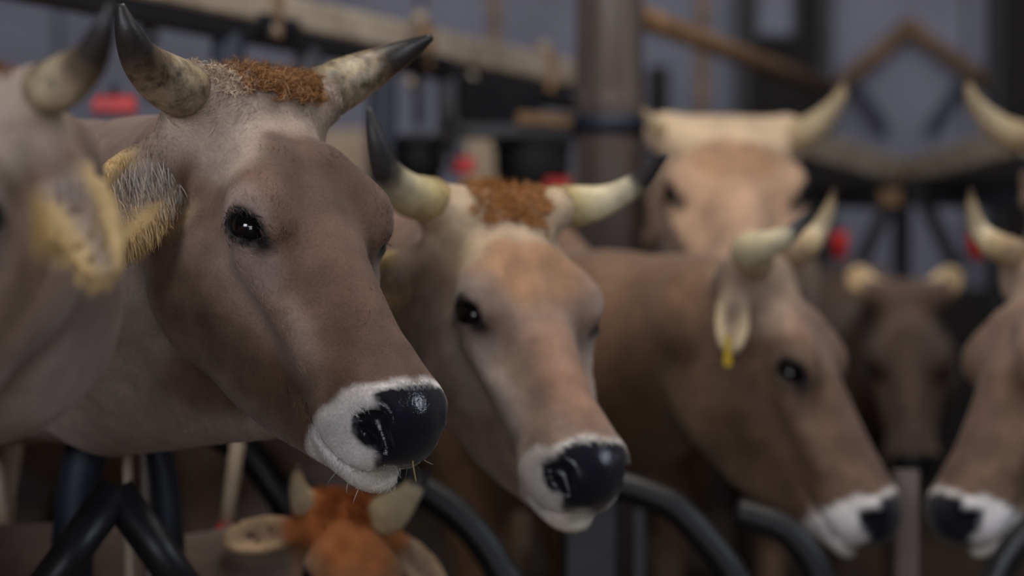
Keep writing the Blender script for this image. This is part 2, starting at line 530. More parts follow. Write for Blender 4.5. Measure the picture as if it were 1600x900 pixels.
def build_cow(key, spec, label, group='cows at the feed barrier', mesh_h=.01):
    s = spec['s']
    R = head_rot(*[rad(v) for v in spec['rot']])
    pos = np.array(spec['pos'], float)
    ears = spec['ears']
    pal = dict(spec['pal']); pal['_ears'] = ears
    loc = lambda V: ((V - pos) @ R / s)
    wor = lambda L: (np.asarray(L) * s) @ R.T + pos
    fwd = unit(np.array([spec['fwd'][0], spec['fwd'][1], 0]))
    side = np.array([fwd[1], -fwd[0], 0])
    wp = np.array(spec['chest'], float)              # chest point on the ground
    bs = spec.get('bs', s)
    T = lambda x, y, z: wp + (side * x + fwd * y) * bs + np.array([0, 0, z * bs])
    BB = np.stack([side, fwd, np.array([0, 0, 1.])], 1).astype(np.float32)
    prim = []
    E_ = lambda c, r, k: prim.append(('e', T(*c).astype(np.float32), np.array(r) * bs, k))
    C_ = lambda a, b, ra, rb, k: prim.append(('c', T(*a).astype(np.float32), T(*b).astype(np.float32), ra * bs, rb * bs, k))
    if spec.get('body', True):
        wd = spec.get('wide', 1.)
        E_((0, -.72, .96), (.31 * wd, .72, .36), .1)
        E_((0, -.12, .98), (.24 * wd, .33, .38), .15)
        E_((0, -1.32, 1.02), (.27, .33, .30), .12)
        C_((0, -.05, 1.24), (0, -1.5, 1.26), .10, .09, .12)
        for sx in (-1, 1):
            C_((sx * .15, -.08, .80), (sx * .15, -.04, .44), .11, .055, .08)
            C_((sx * .15, -.04, .44), (sx * .15, -.06, .09), .048, .038, .03)
            C_((sx * .15, -.05, .10), (sx * .15, -.02, .04), .045, .055, .02)
            C_((sx * .17, -1.38, .95), (sx * .19, -1.26, .66), .17, .10, .08)
            C_((sx * .19, -1.26, .66), (sx * .18, -1.5, .45), .085, .05, .05)
            C_((sx * .18, -1.5, .45), (sx * .18, -1.46, .09), .046, .038, .03)
            C_((sx * .18, -1.46, .10), (sx * .18, -1.43, .04), .045, .055, .02)
        C_((0, -1.66, 1.15), (0, -1.72, .55), .025, .018, .03)
        E_((0, -1.72, .48), (.04, .04, .10), .03)
    neck = [(wor((0, .03, -.155)).astype(np.float32), .118 * s)] + [(np.asarray(a, np.float32), r) for a, r in spec['neck']]
    if spec.get('body', True):
        neck = neck + [(T(0, -.05, 1.02).astype(np.float32), .27 * bs)]
    lo_n = 0

    def body(P):
        d = None
        for a in prim:
            if a[0] == 'e': v, k = ell(P, a[1], a[2], BB), a[3]
            else: v, k = cap(P, a[1], a[2], a[3], a[4]), a[5]
            d = v if d is None else smin(d, v, k * bs)
        for (a, ra), (b, rb) in zip(neck[:-1], neck[1:]):
            v = cap(P, a, b, ra, rb)
            d = v if d is None else smin(d, v, .07 * bs)
        for a, b, ra, rb, k in spec.get('extra', []):
            d = smin(d, cap(P, a, b, ra, rb), k)
        return d

    hc = wor((0, .25, -.1)).astype(np.float32)

    def f(P):
        d = body(P)
        m = ((P - hc) ** 2).sum(1) < (.52 * s) ** 2
        if m.any():
            dh = head_sdf(loc(P[m]).astype(np.float32), ears) * s
            d[m] = smin(d[m], dh, spec.get('blend', .022) * s)
        return d.astype(np.float32)

    pts = [wor(v) for v in ((-.3, -.1, -.3), (.3, .6, .1), (-.3, .6, -.3), (.3, -.1, .1), (.3, -.1, -.3), (-.3, .6, .1), (-.3, -.1, .1), (.3, .6, -.3))]
    pts += [a - r for a, r in neck] + [a + r for a, r in neck]
    if spec.get('body', True):
        pts += [T(x, y, z) for x in (-.4, .4) for y in (.3, -1.9) for z in (-.02, 1.45)]
    pts = np.array(pts)
    V, Q = surface_nets(f, pts.min(0) - .04, pts.max(0) + .04, mesh_h)
    used = np.zeros(len(V), bool); used[Q.ravel()] = True
    _, g = grad(f, V)
    Nrm = g / (np.linalg.norm(g, axis=1)[:, None] + 1e-9)
    hl = loc(V)
    dh = np.full(len(V), 9., np.float32)
    m = ((V - hc) ** 2).sum(1) < (.5 * s) ** 2
    dh[m] = head_sdf(hl[m].astype(np.float32), ears)
    hd = ss(.03, .004, dh)
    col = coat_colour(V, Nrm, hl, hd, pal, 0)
    base = np.array([wp[0], wp[1], 0.0])
    root = empty('cow', base)
    root['_o'] = base.tolist()
    tag(root, label, 'cow', group)
    bo = mesh_obj('body', V, Q, M['coat'], root, col=col)
    # eyes
    for sx in (1, -1):
        ec = wor(EYE_C * np.array([sx, 1, 1]))
        eye_ball(ec, EYE_R * s, root)
    # horns
    for hn in spec['horns']:
        horn(hn, root, spec)
    COWS[key] = dict(body=bo, V=V, Q=Q, N=Nrm, hl=hl, hd=hd, col=col, root=root, loc=loc, wor=wor, R=R, s=s, pos=pos, ears=ears)
    return root


def eye_ball(c, r, root):
    nu, nv = 20, 12
    V = [c + np.array([0, 0, r])]
    for i in range(1, nv):
        for j in range(nu):
            a, b = math.pi * i / nv, 2 * math.pi * j / nu
            V.append(c + r * np.array([math.sin(a) * math.cos(b), math.sin(a) * math.sin(b), math.cos(a)]))
    V.append(c - np.array([0, 0, r]))
    Fc = [(0, 1 + j, 1 + (j + 1) % nu) for j in range(nu)]
    for i in range(nv - 2):
        for j in range(nu):
            a = 1 + i * nu + j; b = 1 + i * nu + (j + 1) % nu
            Fc.append((a, a + nu, b + nu, b))
    last = len(V) - 1
    Fc += [(last, 1 + (nv - 2) * nu + (j + 1) % nu, 1 + (nv - 2) * nu + j) for j in range(nu)]
    return mesh_obj('eye', V, Fc, M['eye'], root)


def catmull(pts, n):
    P = np.array(pts, float)
    P = np.concatenate([[2 * P[0] - P[1]], P, [2 * P[-1] - P[-2]]])
    out = []
    k = len(P) - 3
    for t in np.linspace(0, k, n):
        i = min(int(t), k - 1); u = t - i
        a, b, c, d = P[i:i + 4]
        out.append(.5 * (2 * b + (c - a) * u + (2 * a - 5 * b + 4 * c - d) * u * u + (3 * b - a - 3 * c + d) * u ** 3))
    return np.array(out)


def sweep(pts, radii, n=24, seg=16, closed_ends=True, fl=None):
    """tube along a smooth path; radii is a list along the path"""
    C = catmull(pts, n) if n else np.array(pts, float)
    n = len(C)
    Rr = np.interp(np.linspace(0, 1, n), np.linspace(0, 1, len(radii)), radii)
    T = np.gradient(C, axis=0); T /= np.linalg.norm(T, axis=1)[:, None]
    up = np.array([0, 0, 1.]) if abs(T[0, 2]) < .9 else np.array([1., 0, 0])
    u = unit(np.cross(T[0], up)); V = []
    for i in range(n):
        u = unit(u - T[i] * (u @ T[i])); v = np.cross(T[i], u)
        for j in range(seg):
            a = 2 * math.pi * j / seg
            V.append(C[i] + Rr[i] * (math.cos(a) * u + math.sin(a) * v))
    Fc = [(i * seg + j, i * seg + (j + 1) % seg, (i + 1) * seg + (j + 1) % seg, (i + 1) * seg + j) for i in range(n - 1) for j in range(seg)]
    if closed_ends:
        V += [C[0], C[-1]]; a, b = len(V) - 2, len(V) - 1
        Fc += [(a, (j + 1) % seg, j) for j in range(seg)]
        Fc += [(b, (n - 1) * seg + j, (n - 1) * seg + (j + 1) % seg) for j in range(seg)]
    return np.array(V), Fc


HORN_COLS = dict(
    stained=[(0, lin(105, 88, 66), .9), (.1, lin(150, 132, 104), 1), (.3, lin(185, 168, 138), 1), (.48, lin(120, 100, 80), 1), (.6, lin(58, 53, 52), .6), (1, lin(42, 40, 42), .2)],
    cream=[(0, lin(150, 125, 80), .7), (.12, lin(205, 185, 130), .5), (.4, lin(232, 218, 180), .25), (.66, lin(225, 215, 185), .3), (.74, lin(60, 58, 60), .2), (1, lin(42, 42, 46), .1)],
    cream_dark=[(0, lin(150, 125, 80), .7), (.12, lin(205, 185, 130), .5), (.35, lin(228, 214, 172), .3), (.46, lin(200, 190, 160), .3), (.56, lin(58, 56, 56), .2), (1, lin(42, 42, 46), .1)],
    pale=[(0, lin(165, 138, 108), .5), (.2, lin(198, 176, 138), .4), (.6, lin(222, 206, 172), .3), (.88, lin(180, 158, 124), .3), (1, lin(70, 55, 45), .2)],
    pale_dark=[(0, lin(170, 150, 110), .5), (.2, lin(220, 205, 165), .3), (.7, lin(228, 215, 180), .2), (.8, lin(70, 68, 70), .2), (1, lin(45, 44, 48), .1)],
)


def horn(hn, root, spec):
    n, seg = 40, 24
    pts = [np.array(p, float) for p in hn['pts']]
    V, Fc = sweep(pts, hn['r'], n, seg)
    t = np.concatenate([np.repeat(np.linspace(0, 1, n), seg), [0, 1]])
    ring = 1 + .025 * np.sin(t * 60) * ss(.45, .05, t)
    C = catmull(pts, n)
    cc = np.concatenate([np.repeat(C, seg, 0), C[:1], C[-1:]])
    V = cc + (V - cc) * ring[:, None]
    st = HORN_COLS[hn['style']]
    tt = np.clip(t + (fbm(V, 30, 2) - .5) * .16, 0, 1)
    ks = [a for a, _, _ in st]
    col = np.stack([np.interp(tt, ks, [c[i] for _, c, _ in st]) for i in range(3)] + [np.interp(tt, ks, [w for _, _, w in st])], 1)
    return mesh_obj('horn', V, Fc, M['horn'], root, col=col)


L = lin
PAL_A = dict(body=L(128, 104, 92), body2=L(112, 90, 80), under=L(178, 164, 156), face=L(122, 95, 82), cheek=L(146, 121, 109), bridge=L(112, 82, 68),
             brow=L(108, 82, 68), fore=L(186, 166, 150), socket=L(158, 138, 130), jaw=L(158, 142, 134), rim=L(34, 30, 32), white=L(220, 214, 212),
             nose=L(26, 27, 36), lip=L(205, 190, 160), ear=L(165, 150, 142), ear_fringe=L(205, 172, 118))
HORN_R = [.036, .037, .035, .029, .022, .016, .010, .004]

# ------------------------------------------------------------------ the barn shell


def box(name, lo, hi, mat, parent=None, bev=0.):
    lo, hi = np.array(lo, float), np.array(hi, float)
    V = [(x, y, z) for x in (lo[0], hi[0]) for y in (lo[1], hi[1]) for z in (lo[2], hi[2])]
    Fc = [(0, 1, 3, 2), (4, 6, 7, 5), (0, 4, 5, 1), (2, 3, 7, 6), (0, 2, 6, 4), (1, 5, 7, 3)]
    return mesh_obj(name, V, Fc, mat, parent, smooth=False)


def beam(name, a, b, w, h, mat, parent=None, roll=0., ch=.12):
    """straight bar of rectangular section with chamfered edges between two points"""
    a, b = np.array(a, float), np.array(b, float)
    t = unit(b - a)
    up = np.array([0, 0, 1.]) if abs(t[2]) < .95 else np.array([0, 1., 0])
    s = unit(np.cross(t, up)); u = np.cross(s, t)
    c, k = w / 2, h / 2
    e = min(w, h) * ch
    prof = [(-c + e, -k), (c - e, -k), (c, -k + e), (c, k - e), (c - e, k), (-c + e, k), (-c, k - e), (-c, -k + e)]
    V = [p + s * x + u * y for p in (a, b) for x, y in prof]
    Fc = [tuple(range(7, -1, -1)), tuple(range(8, 16))] + [(i, (i + 1) % 8, 8 + (i + 1) % 8, 8 + i) for i in range(8)]
    return mesh_obj(name, V, Fc, mat, parent, smooth=False)


def pipe(name, pts, r, mat, parent=None, n=None, seg=14):
    pts = [np.array(p, float) for p in pts]
    V, Fc = sweep(pts, [r, r], n or (2 if len(pts) == 2 else 8 * len(pts)), seg)
    return mesh_obj(name, V, Fc, mat, parent)


def struct(o):
    o['kind'] = 'structure'
    return o


WALL_Y = 11.5
struct(box('floor', (-9, -5, -.1), (9, 13, 0), M['floor']))
wb = struct(box('wall_back', (-9, WALL_Y, 0), (9, WALL_Y + .2, 5.5), M['roof']))
wb['_o'] = list(wb.location)
for i in range(-6, 7):                                   # upright steel sheets with a gap between them
    box('panel', (i * .86 - .42, WALL_Y - .045, 1.05), (i * .86 + .42, WALL_Y - .002, 5.4), M['wall'], wb)
for i in range(-6, 7):
    box('joint_strip', (i * .86 + .425, WALL_Y - .06, 1.05), (i * .86 + .435, WALL_Y - .002, 5.4), M['roof'], wb)
box('plinth', (-9, WALL_Y - .12, 0), (9, WALL_Y - .002, 1.05), M['dark'], wb)
struct(box('wall_left', (-9.2, -5, 0), (-9, 13, 5.5), M['roof']))
struct(box('wall_right', (9, -5, 0), (9.2, 13, 5.5), M['roof']))


def zof(y, d):
    return CAM_Z - (y - 450) * d / FPX


def xof(x, d):
    return (x - 800) * d / FPX


# dark doorways in the back wall
for k, (x0, x1) in enumerate(((1160, 1288), (1552, 1690))):
    d = WALL_Y - .1
    o = struct(empty('door_%d' % (k + 1), (xof((x0 + x1) / 2, d), d, 0)))
    lf = box('door_leaf', (xof(x0, d), d - .02, 0), (xof(x1, d), d + .05, 3.4), M['dark'], o)
    for xx in (x0, x1):
        box('door_frame', (xof(xx, d) - .03, d - .06, 0), (xof(xx, d) + .03, d + .05, 3.45), M['black'], o)
    for q in range(4):
        box('plank', (xof(x0 + (x1 - x0) * (q + .08) / 4, d), d - .045, .1), (xof(x0 + (x1 - x0) * (q + .92) / 4, d), d - .02, 3.35), M['dark'], lf)
d = WALL_Y - .1
wn = struct(empty('window_1', (xof(1210, d), d - .05, zof(30, d))))
wf = box('window_frame', (xof(1175, d), d - .09, zof(65, d)), (xof(1245, d), d - .046, zof(-30, d)), M['black'], wn)
box('pane', (xof(1182, d), d - .10, zof(56, d)), (xof(1232, d), d - .091, zof(-22, d)), M['wall'], wf)

# ------------------------------------------------------------------ big steel column
c = px(952, 450, 6.2)
colm = empty('steel_column', (c[0], c[1], 0))
pipe('shaft', [(c[0], c[1], .02), (c[0], c[1], 4.5)], .086, M['column'], colm, seg=32)
pipe('foot_plate', [(c[0], c[1], .0), (c[0], c[1], .03)], .14, M['column'], colm, seg=32)
pipe('collar', [(c[0], c[1], zof(212, 6.2)), (c[0], c[1], zof(180, 6.2))], .095, M['navy'], colm, seg=32)
for zz in (158, 150):
    pipe('weld_ring', [(c[0], c[1], zof(zz + 4, 6.2)), (c[0], c[1], zof(zz, 6.2))], .089, M['column'], colm, seg=32)
tag(colm, 'thick round grey-brown steel column rising behind the tan cow', 'column')

# ------------------------------------------------------------------ feed barrier behind the cows
fb = empty('feed_barrier', (-.3, 6.6, 0))
RA, RB = px(245, -22, 5.5), px(895, 118, 7.74)
along = lambda x: RA + (RB - RA) * ((((x - 800) / FPX) * RA[1] - RA[0]) / ((RB[0] - RA[0]) - ((x - 800) / FPX) * (RB[1] - RA[1])))
dz = lambda p, v: p + np.array([0, 0, v])
for x0, x1 in ((-60, 412), (424, 642), (668, 842), (856, 915)):
    beam('rail', along(x0), along(x1), .07, .082, M['galv'], fb)
beam('lower_rail', dz(along(-60), -.062), dz(along(880), -.062), .05, .06, M['black'], fb)
for x in (418, 655, 849):
    p = along(x)
    bk = beam('bracket', dz(p, -.07), dz(p, .055), .075, .075, M['rust'], fb)
    pipe('bolt', [dz(p, .05), dz(p, .085)], .02, M['galv'], bk)
for x, y1, w, m in ((357, 130, .075, 'navy'), (482, 120, .07, 'black'), (700, 232, .06, 'black')):
    p = along(x)
    q = px(x, y1, p[1])
    beam('hanger', dz(p, -.08), (p[0], p[1], q[2]), w, w, M[m], fb)
# latch housings
for x0, x1, y0, y1 in ((715, 832, 118, 190), (610, 690, 75, 92), (388, 452, 20, 48), (852, 900, 140, 168)):
    a, b = along(x0), along(x1)
    h0, h1 = zof(y0, a[1]), zof(y1, a[1])
    beam('latch_box', (a[0], a[1] - .02, (h0 + h1) / 2), (b[0], b[1] - .02, (h0 + h1) / 2), .07, h0 - h1, M['black'], fb)
for x, y in ((737, 120), (790, 150), (640, 128), (425, 45)):
    p = px(x, y, along(x)[1] - .08)
    pipe('bolt', [p, p + np.array([0, .05, 0])], .014, M['galv'], fb)
# short lower cross rail with straw on it
a, b = px(808, 186, 6.55), px(900, 190, 6.55)
beam('shelf_rail', a, b, .06, .035, M['rust'], fb)
beam('cross_rail', px(680, 205, 6.6), px(1012, 205, 6.6), .05, .04, M['black'], fb)
tag(fb, 'long galvanised feed barrier with black latches above the cows, running off to the column', 'barrier')

# slim pipes standing in front of the back wall
for x, y1, k in ((772, 80, 'beside the barrier rail'), (1097, 160, 'under the brown sloping pipe')):
    o = pipe('upright_pipe', [(xof(x, 10.4), 10.4, 0), (xof(x, 10.4), 10.4, 3.2)], .024, M['rust'])
    tag(o, 'slim rusty upright pipe %s' % k, 'pipe', 'upright pipes')
o = pipe('upright_pipe', [(xof(1028, 10.4), 10.4, 0), (xof(1028, 10.4), 10.4, 2.0)], .05, M['dark'])
tag(o, 'dark short upright pipe right of the round column', 'pipe', 'upright pipes')

# dark barrier posts between the animals
o = beam('barrier_post', (along(597)[0], along(597)[1], 0), dz(along(597), -.095), .075, .075, M['navy'])
tag(o, 'navy blue square post left of the tan cow\'s black-tipped horn', 'post')

# cream boards and black tubs in the next pen
for x0, x1, lb in ((500, 572, 'cream board seen between the sharp cow and the navy post'), (728, 822, 'cream board seen above the tan cow\'s forelock')):
    o = box('pen_board', (xof(x0, 9.6), 9.6, 0), (xof(x1, 9.6), 9.64, zof(202, 9.6)), M['lampw'])
    o.data.materials[0] = M['cream']
    tag(o, lb, 'board', 'pen boards')


def tub(x, y, d, r, lb):
    o = empty('feed_tub', px(x, y + 60, d))
    o['_o'] = list(o.location)
    c = px(x, y, d)
    prof = [(0., .06), (.75, .055), (.95, .03), (1., -.02), (.98, -.14), (.86, -.34), (.3, -.36), (0, -.36)]
    n = 28
    V = [c + np.array([p * r * math.cos(2 * math.pi * j / n), p * r * math.sin(2 * math.pi * j / n), z * r / .22]) for p, z in prof for j in range(n)]
    Fc = [(i * n + j, i * n + (j + 1) % n, (i + 1) * n + (j + 1) % n, (i + 1) * n + j) for i in range(len(prof) - 1) for j in range(n)]
    sh = mesh_obj('shell', V, Fc, M['rubber'], o)
    V2, F2 = sweep([c + np.array([r * math.cos(t), r * math.sin(t), 0]) for t in np.linspace(0, 6.283, 33)], [.012, .012], 33, 8, False)
    mesh_obj('rim', V2, F2, M['rubber'], sh)
    pipe('hook', [c + np.array([0, 0, .05]), (c[0], c[1], along(x)[2] - .09)], .008, M['chain'], o)
    tag(o, lb, 'tub', 'black rubber tubs')


tub(832, 225, along(832)[1], .118, 'round black tub hanging beside the grey column')
tub(652, 222, along(652)[1], .075, 'small black tub hanging between post and red latch')

# chains and red catches


def chain(x, y0, y1, d, lb, red=None):
    o = empty('chain', px(x, y1, d)); o['_o'] = list(o.location)
    n = max(3, int((y1 - y0) * d / FPX / .034))
    R_, r_ = .024, .0075
    for k in range(n):
        c = px(x, y0 + (y1 - y0) * (k + .5) / n, d)
        ax = np.array([1., 0, 0]) if k % 2 else np.array([0, 1., 0])
        P = [c + ax * R_ * .62 * math.cos(t) + np.array([0, 0, R_ * 1.25 * math.sin(t)]) for t in np.linspace(0, 6.283, 17)]
        V, Fc = sweep(P, [r_, r_], 17, 8, False)
        mesh_obj('link', V, Fc, M['chain'], o)
    tag(o, lb, 'chain', 'hanging chains')
    return o


def red_catch(x0, y0, x1, y1, d, lb, tall=False):
    a, b = px(x0, y1, d), px(x1, y0, d)
    o = empty('red_catch', ((a[0] + b[0]) / 2, d, a[2])); o['_o'] = list(o.location)
    cx, cz = (a[0] + b[0]) / 2, (a[2] + b[2]) / 2
    if tall:
        pipe('grip', [(cx, d, a[2]), (cx, d, b[2])], (b[0] - a[0]) / 2, M['red'], o)
    else:
        beam('grip', (a[0], d, cz), (b[0], d, cz), .04, b[2] - a[2], M['red'], o, ch=.2)
    pipe('pin', [(cx, d, b[2] - .004), (cx, d, b[2] + .03)], .006, M['chain'], o)
    tag(o, lb, 'catch', 'red plastic catches')


chain(234, 12, 150, along(234)[1], 'steel chain hanging left of the sharp cow\'s forehead')
chain(700, 170, 255, 6.45, 'steel chain with shiny link above the tan cow\'s forelock')
red_catch(146, 150, 212, 178, 5.45, 'red catch above the sharp cow\'s neck, at the left')
red_catch(706, 246, 742, 272, 6.5, 'red catch just above the tan cow\'s forelock')
red_catch(852, 278, 890, 300, 6.6, 'red catch below the large black tub')
red_catch(1299, 362, 1325, 404, 7.6, 'red catch right of the profile cow\'s pale horn', True)
red_catch(1514, 362, 1540, 404, 7.6, 'red catch near the right edge', True)

# ------------------------------------------------------------------ right-hand barrier corner
rb_ = empty('corner_barrier', (1.3, 9.6, 0))
Cn = px(1412, 268, 9.9)
Lf, Rt = px(1236, 220, 8.0), px(1615, 216, 8.0)
beam('rail', Lf, Cn + np.array([-.03, 0, 0]), .07, .105, M['galv'], rb_)
beam('rail', Rt, Cn + np.array([.03, 0, 0]), .07, .105, M['galv'], rb_)
beam('lower_rail', dz(Lf, -.105), dz(Cn, -.10), .06, .09, M['black'], rb_)
beam('lower_rail', dz(Rt, -.105), dz(Cn, -.10), .06, .09, M['black'], rb_)
for s_, (x0, x1) in ((1, (1270, 1400)), (-1, (1432, 1580))):
    beam('latch_box', px(x0, 298, 8.6), px(x1, 305, 9.4), .06, .11, M['black'], rb_)
for x in (1390, 1446):
    beam('bracket', px(x - 16, 310, 8.9), px(x + 16, 310, 8.9), .05, .06, M['rust'], rb_)
for x0, x1 in ((1388, 1340), (1446, 1494)):
    beam('strut', px(x0, 320, 9.2), px(x1, 418, 9.2), .05, .05, M['black'], rb_)
beam('corner_post', (Cn[0], Cn[1] + .06, 0), (Cn[0], Cn[1] + .06, Cn[2] + .05), .07, .07, M['black'], rb_)
tag(rb_, 'galvanised barrier rails meeting in a corner above the dark cow', 'barrier')

o = pipe('sloping_pipe', [px(990, 22, 6.25), px(1300, 140, 11.36)], .034, M['rust'])
tag(o, 'straw-covered brown pipe sloping down to the right above the fawn cow', 'pipe')
gp = empty('gable_pipe', px(1420, 50, 11.38))
ap = px(1420, 42, 11.38)
pipe('arm', [ap, px(1300, 142, 11.38)], .036, M['rust'], gp)
pipe('arm', [ap, px(1552, 136, 11.38)], .036, M['rust'], gp)
pipe('joint', [ap - np.array([0, .04, 0]), ap + np.array([0, .04, 0])], .043, M['rust'], gp)
for x, k in ((1326, 1), (1510, -1)):
    beam('brace', px(x, 120, 11.38), px(x + 58 * k, 205, 11.38), .04, .05, M['navy'], gp)
tag(gp, 'rusty pipe bent to a peak in front of the back wall', 'pipe')

# ------------------------------------------------------------------ tubes at the bottom
vp = empty('angled_pipe', (xof(180, 3.6), 3.6, 0))
ap = px(180, 768, 3.6)
pipe('arm', [ap, px(318, 960, 3.62)], .029, M['black'], vp, seg=20)
pipe('arm', [ap, px(42, 960, 3.5)], .029, M['black'], vp, seg=20)
tag(vp, 'thick black pipe bent to a peak below the sharp cow\'s neck', 'pipe')
for x0, x1, r, m, lb in ((199, 203, .009, 'galv', 'thin galvanised tube nearest the black pipe\'s peak'), (222, 232, .010, 'column', 'thin brownish tube between two others below the neck'),
                         (243, 268, .022, 'navy', 'thick dark steel tube, rightmost below the sharp cow\'s neck')):
    o = pipe('barrier_tube', [px(x0, 680, 3.85), px(x1, 860, 3.85), (px(x1 + 6, 1000, 3.85)[0], 3.85, 0)], r, M[m], n=12)
    tag(o, lb, 'tube', 'tubes of the feed barrier')
o = pipe('barrier_tube', [px(138, 680, 3.85), px(112, 880, 3.85), (px(105, 1000, 3.85)[0], 3.85, 0)], .034, M['navy'], n=12)
tag(o, 'thick dark steel tube below the blurred cow at the left', 'tube', 'tubes of the feed barrier')
for x0, x1, lb in ((372, 347, 'grey lever tube with red grip left of the orange forelock'), (-8, 10, 'grey lever tube with red grip at the left edge')):
    lv = empty('release_lever', (xof(x1, 4.25), 4.25, 0))
    pipe('tube', [px(x0, 690, 4.25), px(x1, 870, 4.25)], .013, M['galv'], lv)
    pipe('grip', [px(x0 + (x1 - x0) * .75, 822, 4.24), px(x0 + (x1 - x0) * .9, 852, 4.24)], .017, M['red'], lv)
    tag(lv, lb, 'lever', 'release levers')
for pts, r, lb in (([(330, 672), (385, 705), (440, 778), (480, 850), (500, 960)], .030, 'black curved pipe behind the orange forelocked cow, left of its horns'),
                   ([(620, 745), (690, 785), (740, 830), (780, 890), (800, 960)], .030, 'black curved pipe right of the orange forelocked cow'),
                   ([(900, 762), (960, 758), (1030, 780), (1062, 800), (1100, 840), (1145, 900), (1160, 970)], .028, 'black curved pipe under the cow in profile'),
                   ([(1150, 800), (1215, 822), (1250, 850), (1280, 900), (1290, 970)], .028, 'black curved pipe below the profile cow\'s white chin'),
                   ([(1625, 815), (1590, 850), (1560, 900), (1548, 970)], .028, 'black curved pipe in the bottom right corner')):
    dd = 4.45
    P = [px(x, y, dd) for x, y in pts]
    P.append(np.array([P[-1][0], dd, 0.]))
    o = pipe('curved_pipe', P, r, M['black'], n=40, seg=18)
    tag(o, lb, 'pipe', 'curved barrier pipes')
for x, w, top, d, lb in ((922, .118, 770, 4.63, 'thick black post under the tan cow\'s nose'), (998, .028, 775, 4.6, 'thin black post beside the thick black post'),
                         (1415, .050, 735, 4.75, 'dark post between the two touching noses')):
    o = beam('black_post', (xof(x, d), d, 0), (xof(x, d), d, zof(top, d)), w, w, M['black'] if x < 1400 else M['column'])
    tag(o, lb, 'post', 'posts at the bottom')
# ------------------------------------------------------------------ hair


def hair(name, root, P, D, Nn, col, length, width, seg=2, curl=0., kind='stuff'):
    """thin tapered ribbons that grow from points P along D"""
    n = len(P)
    D = D / (np.linalg.norm(D, axis=1)[:, None] + 1e-9)
    view = np.array([0, 0, CAM_Z]) - P
    Sd = np.cross(D, Nn + RNG.normal(0, .6, (n, 3)))
    Sd /= np.linalg.norm(Sd, axis=1)[:, None] + 1e-9
    length = np.broadcast_to(length, n); width = np.broadcast_to(width, n)
    ph = RNG.uniform(0, 6.28, n)
    U = np.cross(D, Sd)
    rows = []
    for k in range(seg + 1):
        t = k / seg
        c = P + D * (length * t)[:, None] - Nn * (length * t * t * .35)[:, None]
        if curl:
            c = c + (Sd * np.sin(ph + t * 5.5)[:, None] + U * np.cos(ph + t * 5.5)[:, None]) * (length * curl * t)[:, None]
        wd = (width * (1 - t) ** .6 * .5)[:, None]
        rows.append(c + Sd * wd); rows.append(c - Sd * wd)
    V = np.stack(rows, 1).reshape(-1, 3)
    b = np.arange(n)[:, None] * (2 * (seg + 1))
    Q = np.concatenate([np.stack([b[:, 0] + 2 * k, b[:, 0] + 2 * k + 1, b[:, 0] + 2 * k + 3, b[:, 0] + 2 * k + 2], 1) for k in range(seg)])
    cc = np.repeat(np.concatenate([col, np.zeros((n, 1))], 1), 2 * (seg + 1), 0)
    o = mesh_obj(name, V, Q, M['hair'], root, smooth=True, col=cc)
    if kind: o['kind'] = kind
    return o


def coat_hair(key, n, scale=1.0):
    c = COWS[key]
    V, N, hl, col = c['V'], c['N'], c['hl'], c['col']
    R, s = c['R'], c['s']
    near = (((V - c['wor']((0, .2, -.1))) ** 2).sum(1) < (.62 * s) ** 2)
    view = np.array([0, 0, CAM_Z]) - V
    facing = (N * view).sum(1) / np.linalg.norm(view, axis=1) > -.25
    onscreen = 800 + FPX * V[:, 0] / V[:, 1] > 120
    eyed = np.minimum(np.linalg.norm(hl - EYE_C, axis=1), np.linalg.norm(hl * [-1, 1, 1] - EYE_C, axis=1))
    ok = near & facing & onscreen & (col[:, 3] < .25) & (eyed > .031)
    idx = np.flatnonzero(ok)
    i = RNG.choice(idx, n)
    P = V[i] + RNG.normal(0, .003 * s, (n, 3)); P -= N[i] * ((P - V[i]) * N[i]).sum(1)[:, None]
    L_ = hl[i]
    flow = np.zeros((n, 3))
    flow[:, 1] = 1.0
    flow[:, 0] = np.sign(L_[:, 0]) * .35
    fore = ss(.13, .05, L_[:, 1]) * ss(-.1, -.03, L_[:, 2])
    flow[:, 1] -= fore * .5
    flow[:, 0] += fore * RNG.normal(0, .9, n)
    sw = fbm(V[i], 9, 8) - .5
    flow[:, 0] += sw * 1.6
    flow[:, 2] -= ss(-.1, -.2, L_[:, 2]) * .8
    W_ = flow @ R.T
    W_ += RNG.normal(0, .22, (n, 3))
    W_ -= N[i] * (W_ * N[i]).sum(1)[:, None]
    W_ /= np.linalg.norm(W_, axis=1)[:, None] + 1e-9
    D = W_ + N[i] * RNG.uniform(.10, .34, n)[:, None]
    ln = (.008 + .010 * fore + RNG.uniform(0, .006, n)) * s * scale
    muz = ss(.44, .48, L_[:, 1])
    ln *= 1 - .45 * muz
    cl = col[i, :3] * (1 + (RNG.uniform(.6, 1.5, n) - 1) * (1 - .65 * muz))[:, None]
    hair('coat_hair', c['body'], P - N[i] * .001, D, N[i], np.clip(cl, 0, 1), ln, (.0009 * s), seg=2)


